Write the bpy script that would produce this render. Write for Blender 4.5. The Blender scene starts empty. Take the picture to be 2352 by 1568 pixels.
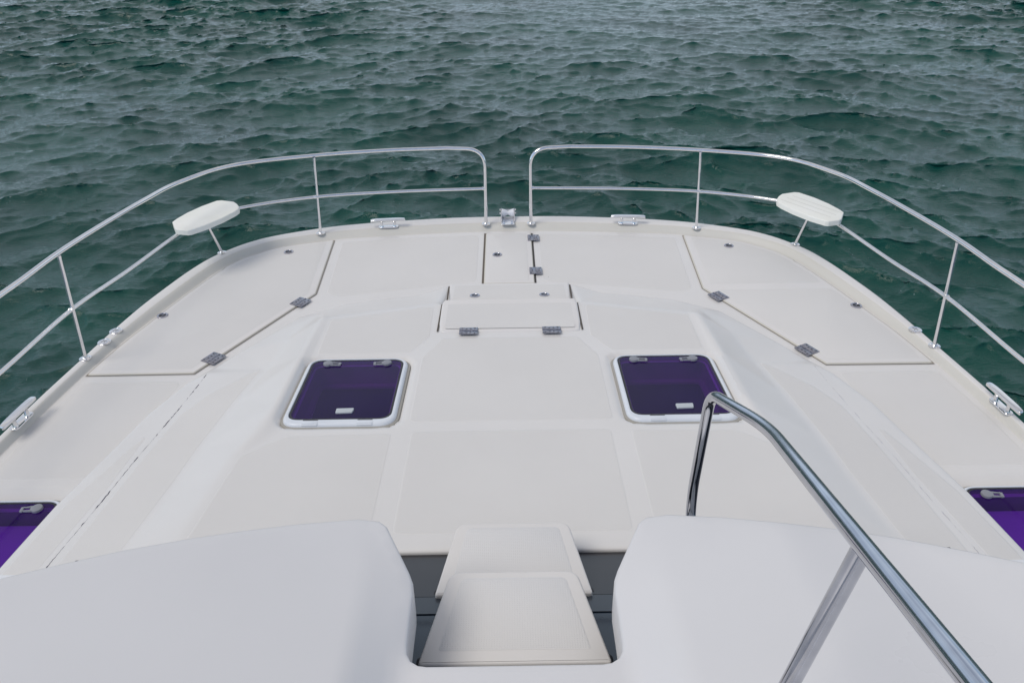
import bpy, math, random
import numpy as np
from mathutils import Vector, Matrix
from mathutils.geometry import delaunay_2d_cdt, tessellate_polygon
R = math.radians
S = bpy.context.scene
COL = S.collection

# ------------------------------------------------------------------ camera
cam = bpy.data.cameras.new('camera'); cam.sensor_width = 36.0
cam.lens = 36.0 * 1829.0 / 2352.0; cam.clip_start = 0.05; cam.clip_end = 20000
co = bpy.data.objects.new('camera', cam); COL.objects.link(co); S.camera = co
pit, rol, yaw = R(31.3), R(-0.759), R(0.1535)
fwd = Vector((math.sin(yaw) * math.cos(pit), math.cos(yaw) * math.cos(pit), -math.sin(pit)))
rgt = Vector((math.cos(yaw), -math.sin(yaw), 0)); up = rgt.cross(fwd)
r2 = rgt * math.cos(rol) + up * math.sin(rol); u2 = -rgt * math.sin(rol) + up * math.cos(rol)
M = Matrix((r2, u2, -fwd)).transposed().to_4x4(); M.translation = (0, 0, 3.0)
co.matrix_world = M

# ------------------------------------------------------------------ light, sky, exposure
SUN_EL, SUN_AZ = R(55), R(-122)          # azimuth clockwise from +Y (the bow)
W = bpy.data.worlds.new('World'); S.world = W; W.use_nodes = True
nt = W.node_tree; nt.nodes.clear(); N = nt.nodes.new; L = nt.links.new
out = N('ShaderNodeOutputWorld'); bg = N('ShaderNodeBackground'); bg.inputs[1].default_value = 0.1
sky = N('ShaderNodeTexSky'); sky.sky_type = 'NISHITA'; sky.sun_disc = False
sky.sun_elevation = SUN_EL; sky.sun_rotation = SUN_AZ; sky.air_density = 1.0; sky.dust_density = 1.0
tc = N('ShaderNodeTexCoord'); mp = N('ShaderNodeMapping'); mp.inputs['Scale'].default_value = (1, 1, 2.0); mp.inputs['Location'].default_value = (5, 5, 9)
n1 = N('ShaderNodeTexNoise'); n1.inputs['Scale'].default_value = 2.3; n1.inputs['Detail'].default_value = 8; n1.inputs['Roughness'].default_value = .6
cr = N('ShaderNodeMapRange'); cr.inputs[1].default_value = .36; cr.inputs[2].default_value = .60
cr.interpolation_type = 'SMOOTHSTEP'
n2 = N('ShaderNodeTexNoise'); n2.inputs['Scale'].default_value = 4.0; n2.inputs['Detail'].default_value = 6
rp = N('ShaderNodeValToRGB'); rp.color_ramp.elements[0].position = .3; rp.color_ramp.elements[1].position = .72
rp.color_ramp.elements[0].color = (3.9, 4.0, 4.4, 1); rp.color_ramp.elements[1].color = (7.5, 7.4, 7.35, 1)
mx = N('ShaderNodeMix'); mx.data_type = 'RGBA'
L(tc.outputs['Generated'], mp.inputs[0]); L(mp.outputs[0], n1.inputs[0]); L(mp.outputs[0], n2.inputs[0])
sp0 = N('ShaderNodeSeparateXYZ'); L(tc.outputs['Generated'], sp0.inputs[0])
ma = N('ShaderNodeMath'); ma.operation = 'MULTIPLY_ADD'; ma.inputs[1].default_value = .13; L(sp0.outputs[1], ma.inputs[0]); L(n1.outputs[0], ma.inputs[2])   # fewer clouds astern
L(ma.outputs[0], cr.inputs[0]); L(n2.outputs[0], rp.inputs[0])
L(cr.outputs[0], mx.inputs[0]); L(sky.outputs[0], mx.inputs[6]); L(rp.outputs[0], mx.inputs[7])
sep = N('ShaderNodeSeparateXYZ'); L(tc.outputs['Generated'], sep.inputs[0])
el = N('ShaderNodeMapRange'); el.inputs[1].default_value = .02; el.inputs[2].default_value = .75; el.interpolation_type = 'SMOOTHSTEP'; L(sep.outputs[2], el.inputs[0])
tn = N('ShaderNodeValToRGB'); tn.color_ramp.elements[0].color = (1.0, 1.20, 1.42, 1); tn.color_ramp.elements[1].color = (1.0, .975, .965, 1); L(el.outputs[0], tn.inputs[0])
ml = N('ShaderNodeMix'); ml.data_type = 'RGBA'; ml.blend_type = 'MULTIPLY'; ml.inputs[0].default_value = 1; L(mx.outputs[2], ml.inputs[6]); L(tn.outputs[0], ml.inputs[7])
L(ml.outputs[2], bg.inputs[0]); L(bg.outputs[0], out.inputs[0])
sl = bpy.data.lights.new('sun', 'SUN'); sl.energy = 1.3; sl.angle = R(26); sl.color = (1, .94, .85)
so = bpy.data.objects.new('sun', sl); COL.objects.link(so)
sd = Vector((math.sin(SUN_AZ) * math.cos(SUN_EL), math.cos(SUN_AZ) * math.cos(SUN_EL), math.sin(SUN_EL)))
so.rotation_euler = sd.to_track_quat('Z', 'Y').to_euler(); so.location = sd * 30
S.view_settings.view_transform = 'Standard'; S.view_settings.look = 'None'
S.view_settings.exposure = 0.12; S.view_settings.gamma = 1

# ------------------------------------------------------------------ materials
def mat(name, col, rough=.5, metal=0., ior=1.5, coat=0., spec=.5):
    m = bpy.data.materials.new(name); m.use_nodes = True
    b = m.node_tree.nodes['Principled BSDF']
    b.inputs['Base Color'].default_value = (*col, 1); b.inputs['Roughness'].default_value = rough
    b.inputs['Metallic'].default_value = metal; b.inputs['IOR'].default_value = ior
    b.inputs['Coat Weight'].default_value = coat; b.inputs['Specular IOR Level'].default_value = spec
    return m
def vary(m, scale, a, b_, bump=0., bscale=200., rough=None, dist=.002):
    """colour variation by noise in object space, fine bump"""
    t = m.node_tree; n = t.nodes; l = t.links; P = n['Principled BSDF']
    tcn = n.new('ShaderNodeTexCoord')
    nz = n.new('ShaderNodeTexNoise'); nz.inputs['Scale'].default_value = scale; nz.inputs['Detail'].default_value = 6
    r = n.new('ShaderNodeValToRGB'); r.color_ramp.elements[0].position = .3; r.color_ramp.elements[1].position = .7
    r.color_ramp.elements[0].color = (*a, 1); r.color_ramp.elements[1].color = (*b_, 1)
    l.new(tcn.outputs['Object'], nz.inputs[0]); l.new(nz.outputs[0], r.inputs[0]); l.new(r.outputs[0], P.inputs['Base Color'])
    if rough:
        mr = n.new('ShaderNodeMapRange'); mr.inputs[3].default_value = rough[0]; mr.inputs[4].default_value = rough[1]
        l.new(nz.outputs[0], mr.inputs[0]); l.new(mr.outputs[0], P.inputs['Roughness'])
    if bump:
        b2 = n.new('ShaderNodeTexNoise'); b2.inputs['Scale'].default_value = bscale; b2.inputs['Detail'].default_value = 3
        l.new(tcn.outputs['Object'], b2.inputs[0])
        bp = n.new('ShaderNodeBump'); bp.inputs['Strength'].default_value = bump; bp.inputs['Distance'].default_value = dist
        l.new(b2.outputs[0], bp.inputs['Height']); l.new(bp.outputs[0], P.inputs['Normal'])
    return m
GEL = mat('gelcoat', (.74, .74, .745), .3); vary(GEL, 1.3, (.672, .668, .668), (.705, .70, .70), .10, 9., (.22, .42), .004)
NSK = mat('nonskid', (.69, .675, .66), .6); vary(NSK, 1.7, (.683, .669, .645), (.708, .694, .670), .5, 420., (.5, .7), .0015)
CREAM_SHADE = mat('cream_shade_edge', (.60, .58, .51), .4)  # cream tint of the lid edges, darkened to paint in their shading
SHADE_RING = mat('recess_shade_ring', (.36, .35, .32), .6)  # grey-brown of the shade in the recess round the hatches
RING = mat('chrome_ring', (.50, .50, .55), .22, 1.0)
STEEL = mat('stainless_steel', (.80, .80, .81), .09, 1.0); vary(STEEL, 30, (.78, .78, .79), (.86, .86, .87), 0, 0, (.04, .12))
PLATE = mat('weathered_steel', (.36, .36, .40), .22, 1.0); vary(PLATE, 60, (.26, .26, .30), (.42, .42, .46), 0, 0, (.14, .34))
SCREW = mat('screw_recess', (.10, .10, .12), .4, .8)
DARK = mat('dark_recess', (.02, .02, .022), .5)
GAP_STRIP = mat('gap_strip_dark', (.30, .27, .23), .8)  # dark colour painted for the shade inside the lid gaps
RUBBER = mat('rubber', (.02, .02, .025), .45)
GELW = mat('gelcoat_cream', (.71, .70, .685), .35); vary(GELW, 1.3, (.705, .685, .66), (.74, .72, .695), .10, 9., (.25, .45), .004)
GREYP = mat('grey_plastic', (.25, .26, .29), .38)
GREYL = mat('pale_plastic', (.50, .54, .56), .4)
FRAME = mat('hatch_frame_paint', (.70, .75, .80), .3); vary(FRAME, 6, (.68, .72, .77), (.74, .78, .82))
BOARD = mat('seat_board', (.78, .79, .73), .42); vary(BOARD, 5, (.82, .82, .74), (.87, .87, .81), .1, 60.)
LINER = mat('hatch_liner', (.30, .17, .24), .6)
CABIN = mat('cabin_dark', (.012, .012, .02), .8)
BLIND = mat('hatch_blind', (.80, .74, .90), .7)
NYLON = mat('white_nylon', (.80, .80, .82), .4)
RUST = mat('rusty_weld', (.30, .17, .08), .7)
HULL = mat('hull_gelcoat', (.76, .77, .78), .2)
GLASS = mat('dark_glass', (.008, .014, .024), .05, 0, 1.33)
vary(GLASS, 3, (.006, .012, .022), (.012, .020, .032))

def pane_mat(name, tint):
    m = bpy.data.materials.new(name); m.use_nodes = True; t = m.node_tree; t.nodes.clear(); n = t.nodes.new
    o = n('ShaderNodeOutputMaterial'); tr = n('ShaderNodeBsdfTransparent'); tr.inputs[0].default_value = (*tint, 1)
    gl = n('ShaderNodeBsdfGlossy'); gl.inputs['Roughness'].default_value = .05
    fr = n('ShaderNodeFresnel'); fr.inputs[0].default_value = 1.30; mi = n('ShaderNodeMixShader')
    df = n('ShaderNodeBsdfDiffuse'); df.inputs[0].default_value = (.035, .008, .17, 1); m2 = n('ShaderNodeMixShader'); m2.inputs[0].default_value = .30
    tcn = n('ShaderNodeTexCoord'); nz = n('ShaderNodeTexNoise'); nz.inputs['Scale'].default_value = 3; nz.inputs['Detail'].default_value = 5
    mr = n('ShaderNodeMapRange'); mr.inputs[3].default_value = .10; mr.inputs[4].default_value = .24
    t.links.new(tcn.outputs['Object'], nz.inputs[0]); t.links.new(nz.outputs[0], mr.inputs[0]); t.links.new(mr.outputs[0], m2.inputs[0])
    t.links.new(tr.outputs[0], m2.inputs[1]); t.links.new(df.outputs[0], m2.inputs[2])
    ge = n('ShaderNodeNewGeometry'); iv = n('ShaderNodeMath'); iv.operation = 'SUBTRACT'; iv.inputs[0].default_value = 1; t.links.new(ge.outputs['Backfacing'], iv.inputs[1])
    fm = n('ShaderNodeMath'); fm.operation = 'MULTIPLY'; t.links.new(fr.outputs[0], fm.inputs[0]); t.links.new(iv.outputs[0], fm.inputs[1]); t.links.new(fm.outputs[0], mi.inputs[0]); t.links.new(m2.outputs[0], mi.inputs[1]); t.links.new(gl.outputs[0], mi.inputs[2])
    t.links.new(mi.outputs[0], o.inputs[0]); return m
PANE = pane_mat('purple_acrylic', (.66, .40, .86))

# deck skin: gelcoat and non-skid chosen by a moulded-in signed distance attribute
def deck_skin():
    m = bpy.data.materials.new('deck_skin'); m.use_nodes = True; t = m.node_tree; n = t.nodes.new; l = t.links.new
    P = t.nodes['Principled BSDF']; tcn = n('ShaderNodeTexCoord')
    at = n('ShaderNodeAttribute'); at.attribute_name = 'nonskid'
    k = n('ShaderNodeMapRange'); k.inputs[1].default_value = -.006; k.inputs[2].default_value = .006; k.interpolation_type = 'SMOOTHSTEP'
    l(at.outputs['Fac'], k.inputs[0])
    nz = n('ShaderNodeTexNoise'); nz.inputs['Scale'].default_value = 1.6; nz.inputs['Detail'].default_value = 7; l(tcn.outputs['Object'], nz.inputs[0])
    def ramp(a, b):
        r = n('ShaderNodeValToRGB'); r.color_ramp.elements[0].position = .3; r.color_ramp.elements[1].position = .7
        r.color_ramp.elements[0].color = (*a, 1); r.color_ramp.elements[1].color = (*b, 1); l(nz.outputs[0], r.inputs[0]); return r
    g = ramp((.70, .686, .664), (.73, .716, .694)); s = ramp((.683, .669, .645), (.708, .694, .670))
    mc = n('ShaderNodeMix'); mc.data_type = 'RGBA'; l(k.outputs[0], mc.inputs[0]); l(g.outputs[0], mc.inputs[6]); l(s.outputs[0], mc.inputs[7])
    # scattered specks of dirt
    vo = n('ShaderNodeTexVoronoi'); vo.inputs['Scale'].default_value = 2.6; l(tcn.outputs['Object'], vo.inputs[0])
    lt = n('ShaderNodeMath'); lt.operation = 'LESS_THAN'; lt.inputs[1].default_value = .014; l(vo.outputs['Distance'], lt.inputs[0])
    sp = n('ShaderNodeMix'); sp.data_type = 'RGBA'; sp.inputs[7].default_value = (.25, .23, .20, 1)
    l(lt.outputs[0], sp.inputs[0]); l(mc.outputs[2], sp.inputs[6]); l(sp.outputs[2], P.inputs['Base Color'])
    rr = n('ShaderNodeMapRange'); rr.inputs[3].default_value = .27; rr.inputs[4].default_value = .6; l(k.outputs[0], rr.inputs[0]); l(rr.outputs[0], P.inputs['Roughness'])
    bn = n('ShaderNodeTexNoise'); bn.inputs['Scale'].default_value = 420; bn.inputs['Detail'].default_value = 2; l(tcn.outputs['Object'], bn.inputs[0])
    mu = n('ShaderNodeMath'); mu.operation = 'MULTIPLY'; l(bn.outputs[0], mu.inputs[0]); l(k.outputs[0], mu.inputs[1])
    ad = n('ShaderNodeMath'); ad.operation = 'MULTIPLY_ADD'; ad.inputs[1].default_value = 1.0; l(k.outputs[0], ad.inputs[0]); l(mu.outputs[0], ad.inputs[2])
    bp = n('ShaderNodeBump'); bp.inputs['Strength'].default_value = .6; bp.inputs['Distance'].default_value = .0015
    l(ad.outputs[0], bp.inputs['Height']); l(bp.outputs[0], P.inputs['Normal'])
    return m
SKIN = deck_skin()

def mesh_tread():
    m = mat('tread_mesh', (.70, .69, .67), .6); t = m.node_tree; n = t.nodes.new; l = t.links.new; P = t.nodes['Principled BSDF']
    tcn = n('ShaderNodeTexCoord'); sx = n('ShaderNodeSeparateXYZ'); l(tcn.outputs['Object'], sx.inputs[0])
    def line(o):
        a = n('ShaderNodeMath'); a.operation = 'MULTIPLY'; a.inputs[1].default_value = 2 * math.pi / .0085; l(o, a.inputs[0])
        b = n('ShaderNodeMath'); b.operation = 'SINE'; l(a.outputs[0], b.inputs[0])
        c = n('ShaderNodeMapRange'); c.inputs[1].default_value = .1; c.inputs[2].default_value = .75; l(b.outputs[0], c.inputs[0]); return c
    a, b = line(sx.outputs[0]), line(sx.outputs[1]); mm = n('ShaderNodeMath'); mm.operation = 'MULTIPLY'
    l(a.outputs[0], mm.inputs[0]); l(b.outputs[0], mm.inputs[1])
    mc = n('ShaderNodeMix'); mc.data_type = 'RGBA'; mc.inputs[6].default_value = (.70, .692, .68, 1); mc.inputs[7].default_value = (.655, .645, .635, 1)
    l(mm.outputs[0], mc.inputs[0]); l(mc.outputs[2], P.inputs['Base Color'])
    bp = n('ShaderNodeBump'); bp.inputs['Strength'].default_value = .5; bp.inputs['Distance'].default_value = .002; bp.invert = True
    l(mm.outputs[0], bp.inputs['Height']); l(bp.outputs[0], P.inputs['Normal']); return m
TMESH = mesh_tread()

# ------------------------------------------------------------------ object helpers
BOATLOC = Vector((0, 3.0, -1.65))
def finish(o, parent=None, label=None, kind=None, group=None):
    COL.objects.link(o)
    if parent is not None:
        o.parent = parent
        if parent is BOAT: o.location = Vector(o.location) - BOATLOC
    if label: o['label'] = label
    if kind: o['kind'] = kind
    if group: o['group'] = group
    return o
class MB:
    def __init__(s): s.v = []; s.f = []; s.m = []
    def add(s, verts, faces, mi=0):
        b = len(s.v); s.v += [tuple(p) for p in verts]; s.f += [tuple(b + i for i in f) for f in faces]; s.m += [mi] * len(faces); return s
    def box(s, c, d, mi=0, rot=None, bev=0.):
        x, y, z = (k / 2 for k in d)
        poly = [(-x, -y), (x, -y), (x, y), (-x, y)]
        b = MB(); b.slab(poly, -z, z, min(bev, z * .9, x * .9, y * .9), 2)
        V = [Vector(p) for p in b.v]
        if rot is not None: V = [rot @ p for p in V]
        return s.add([p + Vector(c) for p in V], b.f, mi)
    def rings(s, rs, mi=0, closed=True, cap0=False, cap1=False):
        n = len(rs[0]); vs = [p for r in rs for p in r]; fs = []
        for i in range(len(rs) - 1):
            for j in range(n if closed else n - 1):
                k = (j + 1) % n; fs.append((i * n + j, i * n + k, (i + 1) * n + k, (i + 1) * n + j))
        if cap0: fs.append(tuple(range(n - 1, -1, -1)))
        if cap1: fs.append(tuple((len(rs) - 1) * n + j for j in range(n)))
        return s.add(vs, fs, mi)
    def slab(s, poly, z0, z1, r=0., seg=3, mi=0, topmi=None, border=0.):
        rs = [[(x, y, z0) for x, y in poly]]
        if r > 0:
            for i in range(seg + 1):
                a = i / seg * math.pi / 2; q = offset(poly, r * (1 - math.cos(a)))
                rs.append([(x, y, z1 - r + r * math.sin(a)) for x, y in q])
        else: rs.append([(x, y, z1) for x, y in poly])
        if topmi is not None:
            rs2 = [(x, y, z1) for x, y in offset(poly, r + border)]
            rs3 = [(x, y, z1 + .0012) for x, y in offset(poly, r + border + .003)]
            s.rings(rs, mi, cap0=True); s.rings([rs[-1], rs2], mi); s.rings([rs2, rs3], topmi, cap1=True)
        else: s.rings(rs, mi, cap0=True, cap1=True)
        return s
    def tube(s, path, r, n=16, mi=0, cap=True):
        P_ = [Vector(p) for p in path]; rs = []
        t0 = (P_[1] - P_[0]).normalized(); nn = t0.orthogonal().normalized()
        for i, p in enumerate(P_):
            a = P_[max(i - 1, 0)]; b = P_[min(i + 1, len(P_) - 1)]; t = (b - a).normalized()
            nn = (nn - t * nn.dot(t)).normalized(); bb = t.cross(nn)
            rr = r[i] if isinstance(r, (list, tuple)) else r
            rs.append([p + (nn * math.cos(2 * math.pi * k / n) + bb * math.sin(2 * math.pi * k / n)) * rr for k in range(n)])
        return s.rings(rs, mi, cap0=cap, cap1=cap)
    def lathe(s, prof, c=(0, 0, 0), n=28, mi=0, rot=None, sy=1.):
        rs = []
        for r, z in prof:
            ring = [Vector((r * math.cos(2 * math.pi * k / n), sy * r * math.sin(2 * math.pi * k / n), z)) for k in range(n)]
            if rot is not None: ring = [rot @ p for p in ring]
            rs.append([p + Vector(c) for p in ring])
        return s.rings(rs, mi, cap0=True, cap1=True)
    def build(s, name, mats, parent=None, label=None, loc=(0, 0, 0), rot=(0, 0, 0), smooth=35, group=None):
        me = bpy.data.meshes.new(name); me.from_pydata(s.v, [], s.f); me.validate()
        for m in (mats if isinstance(mats, (list, tuple)) else [mats]): me.materials.append(m)
        if len(me.polygons) == len(s.m): me.polygons.foreach_set('material_index', s.m)
        me.polygons.foreach_set('use_smooth', [True] * len(me.polygons)); me.set_sharp_from_angle(angle=R(smooth)); me.update()
        o = bpy.data.objects.new(name, me); o.location = loc; o.rotation_euler = rot
        return finish(o, parent, label, group=group)
def area(p): return sum(p[i][0] * p[(i + 1) % len(p)][1] - p[(i + 1) % len(p)][0] * p[i][1] for i in range(len(p))) / 2
def ccw(p): return list(p) if area(p) > 0 else list(p)[::-1]
def offset(poly, d):
    """inward offset of a CCW polygon, mitred"""
    n = len(poly); o = []
    for i in range(n):
        a = Vector(poly[i - 1]); b = Vector(poly[i]); c = Vector(poly[(i + 1) % n])
        e1 = (b - a).normalized(); e2 = (c - b).normalized()
        n1 = Vector((-e1.y, e1.x)); n2 = Vector((-e2.y, e2.x)); m = n1 + n2
        k = max(m.length_squared, .4); o.append(tuple(b + m * (2 * d / k)))
    return o
def rounded(poly, r, seg=6):
    poly = ccw(poly); n = len(poly); o = []
    for i in range(n):
        rr = r[i] if isinstance(r, (list, tuple)) else r
        a = Vector(poly[i - 1]); b = Vector(poly[i]); c = Vector(poly[(i + 1) % n])
        u = (a - b); w = (c - b); lu, lw = u.length, w.length; u.normalize(); w.normalize()
        ang = u.angle(w); t = min(rr / math.tan(ang / 2), lu * .48, lw * .48) if ang < 3.1 else 0
        if rr <= 0 or t < 1e-5: o.append(tuple(b)); continue
        p0 = b + u * t; p2 = b + w * t
        for k in range(seg + 1):
            s_ = k / seg; o.append(tuple(p0 * (1 - s_) ** 2 * 1 + b * 2 * s_ * (1 - s_) + p2 * s_ * s_))
    return o
def fillet3(path, r, seg=8):
    P_ = [Vector(p) for p in path]; o = [P_[0]]
    for i in range(1, len(P_) - 1):
        a, b, c = P_[i - 1], P_[i], P_[i + 1]; u = a - b; w = c - b
        rr = r[i] if isinstance(r, (list, tuple)) else r
        if rr <= 0: o.append(b); continue
        t = min(rr, u.length * .49, w.length * .49); u.normalize(); w.normalize(); p0 = b + u * t; p2 = b + w * t
        for k in range(seg + 1):
            s_ = k / seg; o.append(p0 * (1 - s_) ** 2 + b * 2 * s_ * (1 - s_) + p2 * s_ * s_)
    o.append(P_[-1]); return o
def catmull(P_, n=8):
    P_ = [Vector(p) for p in P_]; o = []
    Q = [P_[0] * 2 - P_[1]] + P_ + [P_[-1] * 2 - P_[-2]]
    for i in range(1, len(Q) - 2):
        a, b, c, d = Q[i - 1:i + 3]
        for k in range(n):
            t = k / n; o.append(.5 * ((2 * b) + (c - a) * t + (2 * a - 5 * b + 4 * c - d) * t * t + (-a + 3 * b - 3 * c + d) * t ** 3))
    o.append(P_[-1]); return o
def sdf(P_, poly):
    """signed distance, positive inside; P_ (n,2)"""
    poly = np.array(poly, float); d = np.full(len(P_), 1e9); ins = np.zeros(len(P_), bool)
    for i in range(len(poly)):
        a = poly[i - 1]; b = poly[i]; e = b - a; w = P_ - a
        t = np.clip((w @ e) / max(e @ e, 1e-12), 0, 1); d = np.minimum(d, np.linalg.norm(w - t[:, None] * e, axis=1))
        c = (a[1] > P_[:, 1]) != (b[1] > P_[:, 1])
        with np.errstate(divide='ignore', invalid='ignore'):
            xi = a[0] + (P_[:, 1] - a[1]) / (b[1] - a[1]) * e[0]
        ins ^= c & (P_[:, 0] < xi)
    return np.where(ins, d, -d)
def mirror(p): return [(-x, y) for x, y in p][::-1]

def sheet(name, outline, sp, zf, parent, mats, label=None, skirt=0., er=0., holes=(), ns=None, extra=()):
    """a moulded skin: outline filled with a fine grid, height zf(P), rounded edge er and a skirt"""
    outline = ccw(outline)
    dense = []
    for i in range(len(outline)):
        a = Vector(outline[i]); b = Vector(outline[(i + 1) % len(outline)]); k = max(1, int(math.ceil((b - a).length / (sp * 1.2))))
        dense += [tuple(a + (b - a) * (j / k)) for j in range(k)]
    pts = [Vector(p) for p in dense]; n0 = len(dense); ring = [dense]
    if er > 0:
        for f in (.12, .4, 1.): ring.append(offset(dense, er * f))
        for rg in ring[1:]: pts += [Vector(p) for p in rg]
    xs = [p[0] for p in dense]; ys = [p[1] for p in dense]
    gx, gy = np.meshgrid(np.arange(min(xs), max(xs), sp) + sp * .37, np.arange(min(ys), max(ys), sp) + sp * .41)
    G = np.stack([gx.ravel(), gy.ravel()], 1); G = G[sdf(G, dense) > max(er * 1.0, 0) + sp * .55]
    for h in holes: G = G[np.abs(sdf(G, h)) > sp * .4]
    pts += [Vector(p) for p in G]
    edges = [(i, (i + 1) % n0) for i in range(n0)]
    for h in holes:
        b = len(pts); pts += [Vector(p) for p in h]; edges += [(b + i, b + (i + 1) % len(h)) for i in range(len(h))]
    r = delaunay_2d_cdt(pts, edges, [], 0, 1e-7)
    V = np.array([(p[0], p[1]) for p in r[0]]); F = np.array([f for f in r[2] if len(f) == 3])
    cen = V[F].mean(1); keep = sdf(cen, dense) > 0
    for h in holes: keep &= sdf(cen, h) < 0
    F = F[keep]
    z = zf(V)
    if er > 0:
        d = np.clip(sdf(V, dense), 0, er); z = z - er + np.sqrt(np.maximum(er * er - (er - d) ** 2, 0))
    verts = [(V[i, 0], V[i, 1], z[i]) for i in range(len(V))]; a = V[F[:, 0]]; b = V[F[:, 1]]; c = V[F[:, 2]]
    cr_ = (b[:, 0] - a[:, 0]) * (c[:, 1] - a[:, 1]) - (b[:, 1] - a[:, 1]) * (c[:, 0] - a[:, 0])
    faces = [tuple(f) if s_ > 0 else tuple(f[::-1]) for f, s_ in zip(F.tolist(), cr_)]
    if skirt > 0:
        idx = {}
        for i, o_ in enumerate(r[3]):
            for q in o_:
                if q < n0: idx[q] = i
        lo = len(verts)
        for i in range(n0): p = verts[idx[i]]; verts.append((p[0], p[1], p[2] - skirt))
        for i in range(n0): j = (i + 1) % n0; faces.append((idx[j], idx[i], lo + i, lo + j))
    me = bpy.data.meshes.new(name); me.from_pydata(verts, [], faces); me.validate()
    for m in (mats if isinstance(mats, (list, tuple)) else [mats]): me.materials.append(m)
    me.polygons.foreach_set('use_smooth', [True] * len(me.polygons)); me.set_sharp_from_angle(angle=R(50))
    if ns is not None:
        VV = np.array([(v.co[0], v.co[1]) for v in me.vertices]); A = np.full(len(VV), -1.)
        for q in ns: A = np.maximum(A, sdf(VV, q))
        at = me.attributes.new('nonskid', 'FLOAT', 'POINT'); at.data.foreach_set('value', A.astype(np.float32))
    o = bpy.data.objects.new(name, me)
    return finish(o, parent, label)

# ------------------------------------------------------------------ water
def tile(n, Lt, kp, spread, seed, rms, small):
    """height and horizontal displacement of a periodic wind-sea tile"""
    rg = np.random.default_rng(seed); k1 = 2 * np.pi * np.fft.fftfreq(n, Lt / n); kx, ky = np.meshgrid(k1, k1)
    k = np.hypot(kx, ky); k[0, 0] = 1
    c = np.abs(ky) / k
    P_ = np.exp(-1.1 * (kp / k) ** 2.2) / k ** 3.55 * (c ** spread + .03) * np.exp(-(k * small) ** 2); P_[0, 0] = 0
    h = (rg.normal(size=(n, n)) + 1j * rg.normal(size=(n, n))) * np.sqrt(P_)
    H = np.fft.ifft2(h).real; s_ = rms / H.std(); h = h * s_; H = H * s_
    DX = np.fft.ifft2(-1j * kx / k * h).real; DY = np.fft.ifft2(-1j * ky / k * h).real
    return H, DX, DY, Lt, n
def sample(T, X, Y, ang):
    H, DX, DY, Lt, n = T; c, s_ = math.cos(ang), math.sin(ang)
    U = (X * c + Y * s_) / Lt * n; V = (-X * s_ + Y * c) / Lt * n
    i = np.floor(U).astype(int); j = np.floor(V).astype(int); fu = U - i; fv = V - j; res = []
    for A in (H, DX, DY):
        a = A[j % n, i % n]; b = A[j % n, (i + 1) % n]; d = A[(j + 1) % n, i % n]; e = A[(j + 1) % n, (i + 1) % n]
        res.append((a * (1 - fu) + b * fu) * (1 - fv) + (d * (1 - fu) + e * fu) * fv)
    h, dx, dy = res; return h, dx * c - dy * s_, dx * s_ + dy * c
WZ = -1.65
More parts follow.
